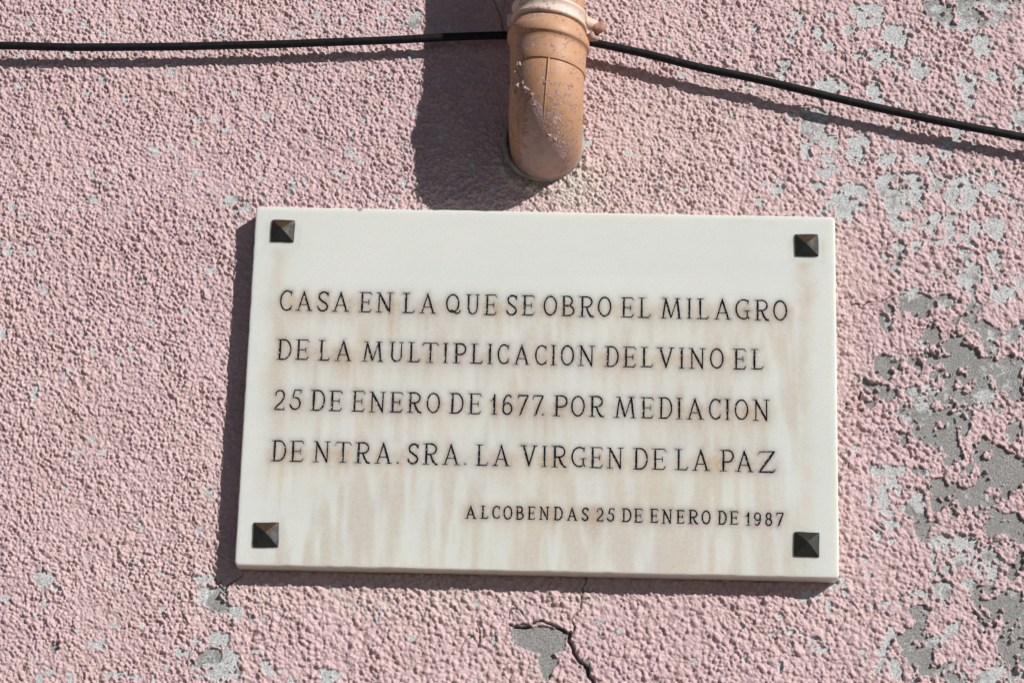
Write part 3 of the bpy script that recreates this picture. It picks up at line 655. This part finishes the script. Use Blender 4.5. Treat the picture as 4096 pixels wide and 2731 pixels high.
for li, (line, ch, lx, lz, lw, lh) in enumerate(LETTERS):
    wT = 2.25 if line < 4 else 1.85
    for wk, pl in GL[ch]:
        w = wT * (wk if line < 4 else 0.35 + 0.65 * wk) * 0.98
        inset = wT * 0.35
        p = [(lx + inset + x * (lw - 2 * inset), lz + y * lh) for x, y in pl]
        if ch == '.': p = [(lx + lw / 2 + (x - .5) * lw, lz + lh / 2 + (y - .5) * lh) for x, y in pl]; w = lw * 1.0
        p = [(x + rr.uniform(-.12, .12), y + rr.uniform(-.12, .12)) for x, y in dense(p, 4.5)]
        o = outline(p, w, rr)
        if sum(o[k][0] * o[(k + 1) % len(o)][1] - o[(k + 1) % len(o)][0] * o[k][1] for k in range(len(o))) < 0: o = o[::-1]
        b = len(cd_v); cd_v += o; cd_f.append(list(range(b, b + len(o)))); f_owner.append(li)
        b = len(cd_v); cd_v += p; cd_e += [(b + k, b + k + 1) for k in range(len(p) - 1)]
        segs += [(p[k][0], p[k][1], p[k + 1][0], p[k + 1][1], line) for k in range(len(p) - 1)]
for gx in np.arange(-HW + 2.0, HW - 1, 2.2):
    for gz in np.arange(-HH + 2.0, HH - 1, 3.6):
        cd_v.append((float(gx) + rr.uniform(-.7, .7), float(gz) + rr.uniform(-.7, .7)))
ov, oe, of, o_v, o_e, o_f = delaunay_2d_cdt([Vector(p) for p in cd_v], cd_e, cd_f, 1, 1e-4, True)
ov = np.array([(p[0], p[1]) for p in ov])
owner = []
for fo in o_f:
    l = [f_owner[k] for k in fo if k != 0]
    owner.append(l[0] if l else (-1 if fo else -2))
plate_tris = [f for f, w in zip(of, owner) if w == -1]
on_plate = np.zeros(len(ov), dtype=bool)
for f in plate_tris: on_plate[list(f)] = True
print("cdt", len(ov), len(of), len(plate_tris))

# staining of the marble: brown halo round the letters and streaks that run down from them
S = np.array(segs)
def seg_dist(px, pz):
    best = np.full(len(px), 99.0)
    mx, mz = (S[:, 0] + S[:, 2]) / 2, (S[:, 1] + S[:, 3]) / 2
    for k in range(len(S)):
        m = (np.abs(px - mx[k]) < 14) & (np.abs(pz - mz[k]) < 14)
        if not m.any(): continue
        ax, az, bx, bz = S[k, :4]; ex, ez = bx - ax, bz - az; L2 = ex * ex + ez * ez + 1e-9
        t = np.clip(((px[m] - ax) * ex + (pz[m] - az) * ez) / L2, 0, 1)
        best[m] = np.minimum(best[m], np.hypot(px[m] - ax - t * ex, pz[m] - az - t * ez))
    return best
px, pz = ov[:, 0], ov[:, 1]
dl = seg_dist(px, pz)
smudge = np.exp(-(dl / 2.6) ** 2) * (0.40 + 0.30 * fbm(px, pz, 12, 2, 91)) + np.exp(-(dl / 7) ** 2) * 0.10
# span of each line of writing
spans = {}
for line, ch, lx, lz, lw, lh in LETTERS:
    s = spans.setdefault(line, [999, -999, 0, 0]); s[0] = min(s[0], lx); s[1] = max(s[1], lx + lw); s[2] += lz; s[3] += 1
stain = np.zeros(len(px))
for line, (x0, x1, sz, n) in spans.items():
    zb = sz / n
    inx = smooth01((px - x0 + 10) / 12) * smooth01((x1 + 12 - px) / 12)
    below = zb + 8 - pz
    run = 0.5 + 0.5 * fbm(px * 1.0, pz * 0.09, 6.5, 3, 100 + line * 3)            # narrow vertical streaks
    broad = 0.5 + 0.5 * fbm(px, pz * 0.3, 26, 2, 130 + line * 3)
    ln = (10 + 34 * run)
    fall = np.where(below > 0, np.exp(-np.clip(below, 0, 300) / ln), np.exp(-(below / 9) ** 2))
    stain = np.maximum(stain, inx * fall * (0.25 + 1.25 * broad * run) * 0.95)
veil = smooth01((95 - pz) / 40) * smooth01((280 - np.abs(px)) / 20)
stain = np.maximum(stain, veil * np.clip(fbm(px, pz * 0.16, 13, 3, 160) * 1.5 + 0.18 + 0.22 * smooth01((-40 - pz) / 90), 0, 0.8) * 0.56)
for sx, sz, ss, ln, am in ((-270.4, 163.3, 9, 110, .55), (270.4, 158.2, 9, 240, .8), (-270.2, -159.1, 8, 30, .3), (267.9, -157.0, 9, 20, .25)):
    dx = np.abs(px - sx); dz = sz - pz
    w = 9 + fbm(px, pz, 18, 2, 170) * 3
    col = np.exp(-((px - sx + 3) / w) ** 2) * smooth01((dz - 14) / 8) * np.exp(-np.clip(dz - 14, 0, 400) / ln)
    stain = np.maximum(stain, am * col * (0.65 + 0.5 * fbm(px, pz, 14, 3, 175)))
    ringd = np.maximum(dx, np.abs(dz))
    stain = np.maximum(stain, am * 0.45 * np.exp(-((ringd - 17) / 2.2) ** 2) * (dz > -8) * (0.5 + 0.6 * fbm(px, pz, 9, 2, 178)))
left = np.exp(-((px + 268 + fbm(px, pz, 40, 2, 181) * 8) / 13) ** 2) * smooth01((110 - pz) / 30) * smooth01((pz + 150) / 100)
stain = np.maximum(stain, left * 0.6 * (0.7 + 0.5 * fbm(px, pz, 30, 3, 183)))
stain = np.clip(stain, 0, 1); smudge = np.clip(smudge, 0, 1)

# ---------------------------------------------------------------- the plaque
plaque = empty("plaque", (0, -0.001, Z0 - PLATE_H / 2))
tag(plaque, "stained white marble plaque with an engraved black inscription below the drainpipe", "plaque")
def P3(x, z, d): return (x / 1000, -d / 1000, z / 1000 + Z0)
used = sorted(set(i for f in plate_tris for i in f)); remap = {u: k for k, u in enumerate(used)}
pv = [P3(ov[u][0], ov[u][1], FRONT) for u in used]
pf = [tuple(remap[i] for i in f) for f in plate_tris]
def orient(vs, fs):
    out = []
    for f in fs:
        a, b, c = (vs[i] for i in f[:3])
        ny = (b[2] - a[2]) * (c[0] - a[0]) - (b[0] - a[0]) * (c[2] - a[2])
        out.append(f if ny < 0 else f[::-1])
    return out
pf = orient(pv, pf)
st_a = [stain[u] for u in used]; sm_a = [smudge[u] for u in used]
# rounded arris and the sides
rings = []
for k in range(1, 6):
    a = math.radians(90 * k / 5); rings.append((1.8 * math.sin(a), FRONT - 1.8 * (1 - math.cos(a))))
rings.append((1.8, 8.0)); rings.append((1.8, -1.2))
near = {}
for k, u in enumerate(used):
    near[(round(ov[u][0], 2), round(ov[u][1], 2))] = k
nr = len(rim); prev = []
for x, z, _, _ in rim:
    k = near.get((round(x, 2), round(z, 2)))
    if k is None:
        k = min(range(len(used)), key=lambda q: (ov[used[q]][0] - x) ** 2 + (ov[used[q]][1] - z) ** 2)
    prev.append(k)
chip = [rr.uniform(0, 1) ** 6 * 1.1 for _ in range(nr)]
for ri, (off, dpt) in enumerate(rings):
    cur = []
    for k, (x, z, cx, cz) in enumerate(rim):
        l = math.hypot(cx, cz) or 1
        e = off - (chip[k] if 1 <= ri <= 4 else 0) * 0.6 + (0.12 * math.sin(k * 1.7) if ri > 2 else 0)
        cur.append(len(pv)); pv.append(P3(x + cx / l * e, z + cz / l * e, dpt)); st_a.append(0.12); sm_a.append(0.0)
    for k in range(nr):
        k2 = (k + 1) % nr
        pf.append((prev[k], cur[k], cur[k2], prev[k2]))
    prev = cur
pf.append(tuple(prev))
slab = mesh_object("slab", pv, pf, M_MARBLE, plaque, True, {"stain": st_a, "smudge": sm_a})
bm = bmesh.new(); bm.from_mesh(slab.data); bmesh.ops.recalc_face_normals(bm, faces=bm.faces); bm.to_mesh(slab.data); bm.free()

# one V-cut groove per letter
DEEP = 1.15
byl = {}
for f, w in zip(of, owner):
    if w >= 0: byl.setdefault(w, []).append(f)
for li in sorted(byl):
    fs = byl[li]
    us = sorted(set(i for f in fs for i in f)); rm = {u: k for k, u in enumerate(us)}
    vs = [P3(ov[u][0], ov[u][1], FRONT if on_plate[u] else FRONT - DEEP) for u in us]
    mesh_object("letter", vs, orient(vs, [tuple(rm[i] for i in f) for f in fs]), M_INK, plaque, False)

# pyramid-headed studs in the corners, hammered a little out of true
def stud(cx, cz, size, tilt, seed, rusty):
    r = random.Random(seed); hs = size / 2; vs = []; fs = []; ru = []
    a = math.radians(tilt); m = 6; ax, az = r.uniform(-1.2, 1.2), r.uniform(-1.2, 1.2)
    prof = [(1.0, -0.05), (1.0, 1.2), (0.985, 1.9), (0.93, 2.45), (0.78, 3.5), (0.6, 4.75), (0.4, 6.1), (0.2, 7.45), (0.07, 8.2)]
    for k, h in prof:
        for side in range(4):
            for q in range(m):
                t = -1 + 2 * q / m
                u, w = ((t, -1), (1, t), (-t, 1), (-1, -t))[side]
                c = 1 - (0.018 if q == 0 else 0) + 0.012 * math.sin(3.1 * t + seed * 1.7 + side)
                x = hs * u * k * c + ax * (1 - k); z = hs * w * k * c + az * (1 - k)
                d = h + (r.uniform(-.07, .07) if h > 1.5 else 0)
                vs.append(P3(cx + x * math.cos(a) - z * math.sin(a), cz + x * math.sin(a) + z * math.cos(a), FRONT + d))
                top = w * 1.0 - abs(u) * 0.98
                ru.append(rusty * (1.0 if top > -0.02 else 0.12))
    n = 4 * m
    for j in range(len(prof) - 1):
        for q in range(n): fs.append((j * n + q, j * n + (q + 1) % n, (j + 1) * n + (q + 1) % n, (j + 1) * n + q))
    vs.append(P3(cx + ax, cz + az, FRONT + 8.35)); ru.append(0.3)
    for q in range(n): fs.append(((len(prof) - 1) * n + q, (len(prof) - 1) * n + (q + 1) % n, len(vs) - 1))
    fs.append(tuple(range(n)))
    o = mesh_object("stud", vs, fs, M_BRONZE, plaque, False, {"rust": ru})
    bm = bmesh.new(); bm.from_mesh(o.data); bmesh.ops.recalc_face_normals(bm, faces=bm.faces); bm.to_mesh(o.data); bm.free()
for k, (sx, sz, ss) in enumerate(STUDS): stud(sx, sz, ss, (-0.6, 0.8, 1.6, -0.9)[k], k + 3, (0.9, 0.8, 0.7, 0.25)[k])

def blob_mesh(cx, cy, cz, rx, ry, rz, seed, rough=0.35, sub=3):
    bm = bmesh.new(); bmesh.ops.create_icosphere(bm, subdivisions=sub, radius=1)
    r = np.random.default_rng(seed); ph = r.uniform(0, 6.28, 9); fr = r.uniform(1.5, 5.5, (3, 3))
    for v in bm.verts:
        d = 1 + rough * (math.sin(fr[0][0] * v.co.x + ph[0]) * math.sin(fr[0][1] * v.co.y + ph[1]) + 0.6 * math.sin(fr[1][0] * v.co.z + ph[2]) * math.sin(fr[1][1] * v.co.x + ph[3]) + 0.5 * math.sin(9 * v.co.y + ph[4]) * math.sin(8 * v.co.z + ph[5]))
        v.co *= d
    vs = [(cx + v.co.x * rx, cy + v.co.y * ry, cz + v.co.z * rz) for v in bm.verts]
    fs = [tuple(v.index for v in f.verts) for f in bm.faces]; bm.free()
    return [(x / 1000, y / 1000, z / 1000 + Z0) for x, y, z in vs], fs
v, f = blob_mesh(-191.5, -20.0, 188.6, 2.6, 1.6, 1.9, 5)
mesh_object("paint_drip", v, f, M_LUMP, plaque)

# ---------------------------------------------------------------- the drainpipe
PY = -78.0
drain = empty("drainpipe", (0, 0, Z0 + 0.261))
tag(drain, "terracotta coloured plastic drainpipe with a paint spattered elbow turning into the wall", "drainpipe")
def paint_at(x, y, z):
    """old pink paint left on the pipe: heavy on its lower left, light elsewhere"""
    a = lambda cx, cz, rx, rz: np.exp(-((x - cx) / rx) ** 2 - ((z - cz) / rz) ** 2)
    fr = (y < -30)
    return np.clip(1.1 * a(-12, 266, 8, 15) + 1.1 * a(-2, 238, 30, 13) + 0.3 * a(0, 262, 24, 20) + 0.5 * a(-24, 298, 6, 24) + 0.35 * a(-20, 345, 10, 18) + 0.35 * a(12, 262, 7, 5) + 0.15 * a(24, 280, 12, 20) + 0.45 * a(-14, 375, 16, 8), 0, 1) * 0.78
def sweep(name, rings, mat, nseg=96, parent=None, caps=False, smooth=True):
    """rings: list of (centre, axis_u, axis_v, radius) in mm"""
    vs = []; fs = []
    for c, au, av, r in rings:
        for k in range(nseg):
            a = 2 * math.pi * k / nseg
            vs.append(tuple(c[i] + r * (math.cos(a) * au[i] + math.sin(a) * av[i]) for i in range(3)))
    for j in range(len(rings) - 1):
        for k in range(nseg):
            k2 = (k + 1) % nseg
            fs.append((j * nseg + k, j * nseg + k2, (j + 1) * nseg + k2, (j + 1) * nseg + k))
    if caps: fs.append(tuple(range(nseg))[::-1]); fs.append(tuple((len(rings) - 1) * nseg + k for k in range(nseg)))
    va = np.array(vs)
    pa = paint_at(va[:, 0], va[:, 1], va[:, 2])
    va = va / 1000; va[:, 2] += Z0
    o = mesh_object(name, va, fs, mat, parent, smooth, {"paint": pa})
    bm = bmesh.new(); bm.from_mesh(o.data); bmesh.ops.recalc_face_normals(bm, faces=bm.faces); bm.to_mesh(o.data); bm.free()
    return o
def vring(z, r, tilt=0.0, cx=0.0):
    t = math.radians(tilt); return ((cx + 0.006 * (z - 300), PY, z), (math.cos(t), 0, -math.sin(t)), (0, 1, 0), r)
def profile(pts, tilt): return [vring(z, r, tilt) for z, r in pts]
sweep("pipe", [vring(z, 36.4) for z in np.linspace(1500, 352, 60)], M_PVC, parent=drain, caps=True)
TL = 7.0
sweep("clamp", profile([(391, 36.6), (390.6, 38.8), (389, 39.6), (387, 39.2), (385.8, 38.1), (382, 37.9), (378.5, 38.1), (377.3, 39.3), (375.5, 39.8), (373.6, 39.2), (373, 36.6)], TL), M_CLAMP, parent=drain)
sweep("socket", profile([(371, 36.6), (369, 38.4), (364, 40.0), (362, 41.6), (359, 42.8), (355, 43.1), (351.5, 43.1), (350.4, 42.5), (349.8, 40.6), (344, 39.9), (330, 39.5), (322.0, 39.4), (321.3, 39.1), (321.0, 37.0)], TL), M_PVC, parent=drain)
BR, ZO, ER = 49.0, 270.0, 37.9
er = [vring(z, ER, TL * (z - ZO - BR) / 25) for z in np.linspace(344, ZO + BR, 12)]
for k in range(1, 31):
    a = math.radians(90 * k / 30)
    c = (-0.9 * math.sin(a), PY + BR * (1 - math.cos(a)), ZO + BR * (1 - math.sin(a)))
    er.append((c, (1, 0, 0), (0, math.cos(a), math.sin(a)), ER + 0.5 * math.sin(a * 2)))
for y in (-14, -8, 2): er.append(((-0.9, y, ZO), (1, 0, 0), (0, 0, 1), ER))
elbow = sweep("elbow", er, M_PVC, nseg=128, parent=drain)
# moulding seam down the front of the elbow
sv = []; sf = []; pa = []
path = []
for k in range(40):
    t = k / 39
    if t < 0.05:
        path.append(((0, PY, 321.0 - t * 20), (0, -1, 0)))
    else:
        a = math.radians(66 * (t - 0.05) / 0.95)
        path.append(((0, PY + BR * (1 - math.cos(a)), ZO + BR * (1 - math.sin(a)) + 1), (0, -math.cos(a), -math.sin(a))))
for k, (c, nrm) in enumerate(path):
    t = k / 39; x = 2.0 - 7.0 * t; base = math.sqrt(max(ER ** 2 - x * x, 1)) - 0.4
    for dx, dh in ((-1.5, 0.0), (-0.7, 1.7), (0.4, 1.9), (1.3, 0.0)):
        h = base + dh * (1 - 0.5 * t ** 4)
        p = (c[0] + x + dx, c[1] + nrm[1] * h, c[2] + nrm[2] * h)
        sv.append((p[0] / 1000, p[1] / 1000, p[2] / 1000 + Z0)); pa.append(0.25 * t)
for k in range(39):
    for q in range(3): sf.append((k * 4 + q, k * 4 + q + 1, k * 4 + q + 5, k * 4 + q + 4))
mesh_object("moulded_seam", sv, sf, M_PVC, drain, True, {"paint": pa})
# grey sleeve that lines the hole in the wall
sw = []
for y, r in ((4, 43.5), (-5, 43.5), (-7.0, 43.0), (-7.6, 41.6), (-7.2, 38.4), (-2, 38.3)):
    sw.append(((-3.6, y, ZO + 4.5), (1, 0, 0), (0, 0, 1), r))
sweep("wall_sleeve", sw, M_SLEEVE, parent=drain)
# clamp lugs with their bolts
for sx, z, L in ((1, 383.0, 15.0), (-1, 384.5, 5.0)):
    tabs = []
    for d in np.linspace(0, L, 7):
        rr_ = 6.5 - 0.010 * d * d
        tabs.append(((sx * (38.0 + d), PY + 8 + 0.4 * d, z - 0.15 * d), (0, 1, 0), (0, 0, 1), max(rr_, 2.5)))
    sweep("lug", tabs, M_CLAMP, nseg=20, parent=drain, caps=True)
v, f = blob_mesh(52, PY + 11, 378, 7.0, 6.0, 6.2, 8, 0.16)
mesh_object("bolt_head", v, f, M_RUST, drain)
v, f = blob_mesh(46, PY + 16, 370, 6.2, 5.5, 5.0, 9, 0.22)
mesh_object("mortar_lump", v, f, M_LUMP, drain)
for cx, cz, s, sd in ((-27, 294, 4.2, 21), (-20, 291, 3.6, 22), (-31, 288, 2.8, 23), (-14, 286, 2.6, 24), (-28, 319, 3.2, 25), (-31, 312, 2.4, 26), (-12, 277, 2.2, 27), (-24, 297, 2.4, 28), (3, 254, 2.4, 29), (9, 251, 2.2, 30), (-1, 297, 1.8, 31)):
    zc = cz; depth = 0.0
    if cz < ZO + BR:
        # lie on the outside of the bend
        a = math.asin(min(max((ZO + BR - cz) / (BR + ER) * 1.05, 0), 1)); 
        rad = BR + math.sqrt(max(ER ** 2 - cx * cx, 1)); y = PY + BR - rad * math.cos(a); zc = ZO + BR - rad * math.sin(a)
    else: y = PY - math.sqrt(max(ER ** 2 - cx * cx, 1))
    v, f = blob_mesh(cx, y, zc, s, s * 0.45, s * 0.9, sd, 0.42)
    mesh_object("mortar_lump", v, f, M_LUMP, drain)

# ---------------------------------------------------------------- the cable
cb = [(-2600, 330)] + [(-1200, 352)] + CABLE + [(1200, 130), (2600, -120)]
pts = np.array(cb); tt = np.concatenate([[0], np.cumsum(np.hypot(*np.diff(pts, axis=0).T))])
def crom(p0, p1, p2, p3, u):
    return 0.5 * ((2 * p1) + (-p0 + p2) * u + (2 * p0 - 5 * p1 + 4 * p2 - p3) * u * u + (-p0 + 3 * p1 - 3 * p2 + p3) * u ** 3)
cl = []
for k in range(len(pts) - 1):
    p0 = pts[max(k - 1, 0)]; p1 = pts[k]; p2 = pts[k + 1]; p3 = pts[min(k + 2, len(pts) - 1)]
    if k == 0: p0 = p1 - (p2 - p1)
    n = max(int(np.hypot(*(p2 - p1)) / 9), 1)
    for q in range(n): cl.append((p1 + (p2 - p1) * (q / n)) if abs(p1[0]) > 620 else crom(p0, p1, p2, p3, q / n))
cl.append(pts[-1]); cl = np.array(cl)
for _ in range(6): cl[1:-1] = cl[1:-1] * 0.5 + (cl[:-2] + cl[2:]) * 0.25
rings = []
for k in range(len(cl)):
    a = cl[max(k - 1, 0)]; b = cl[min(k + 1, len(cl) - 1)]; d = (b - a) / (np.hypot(*(b - a)) + 1e-9)
    y = -15.5 - 1.0 * math.sin(cl[k][0] / 170)
    r = 4.35 + 0.05 * math.sin(cl[k][0] / 13.0)
    rings.append(((cl[k][0], y, cl[k][1]), (0, 1, 0), (-d[1], 0, d[0]), r))
cable = sweep("cable", rings, M_CABLE, nseg=20, caps=True)
tag(cable, "thin black rubber cable strung across the wall behind the drainpipe", "cable")
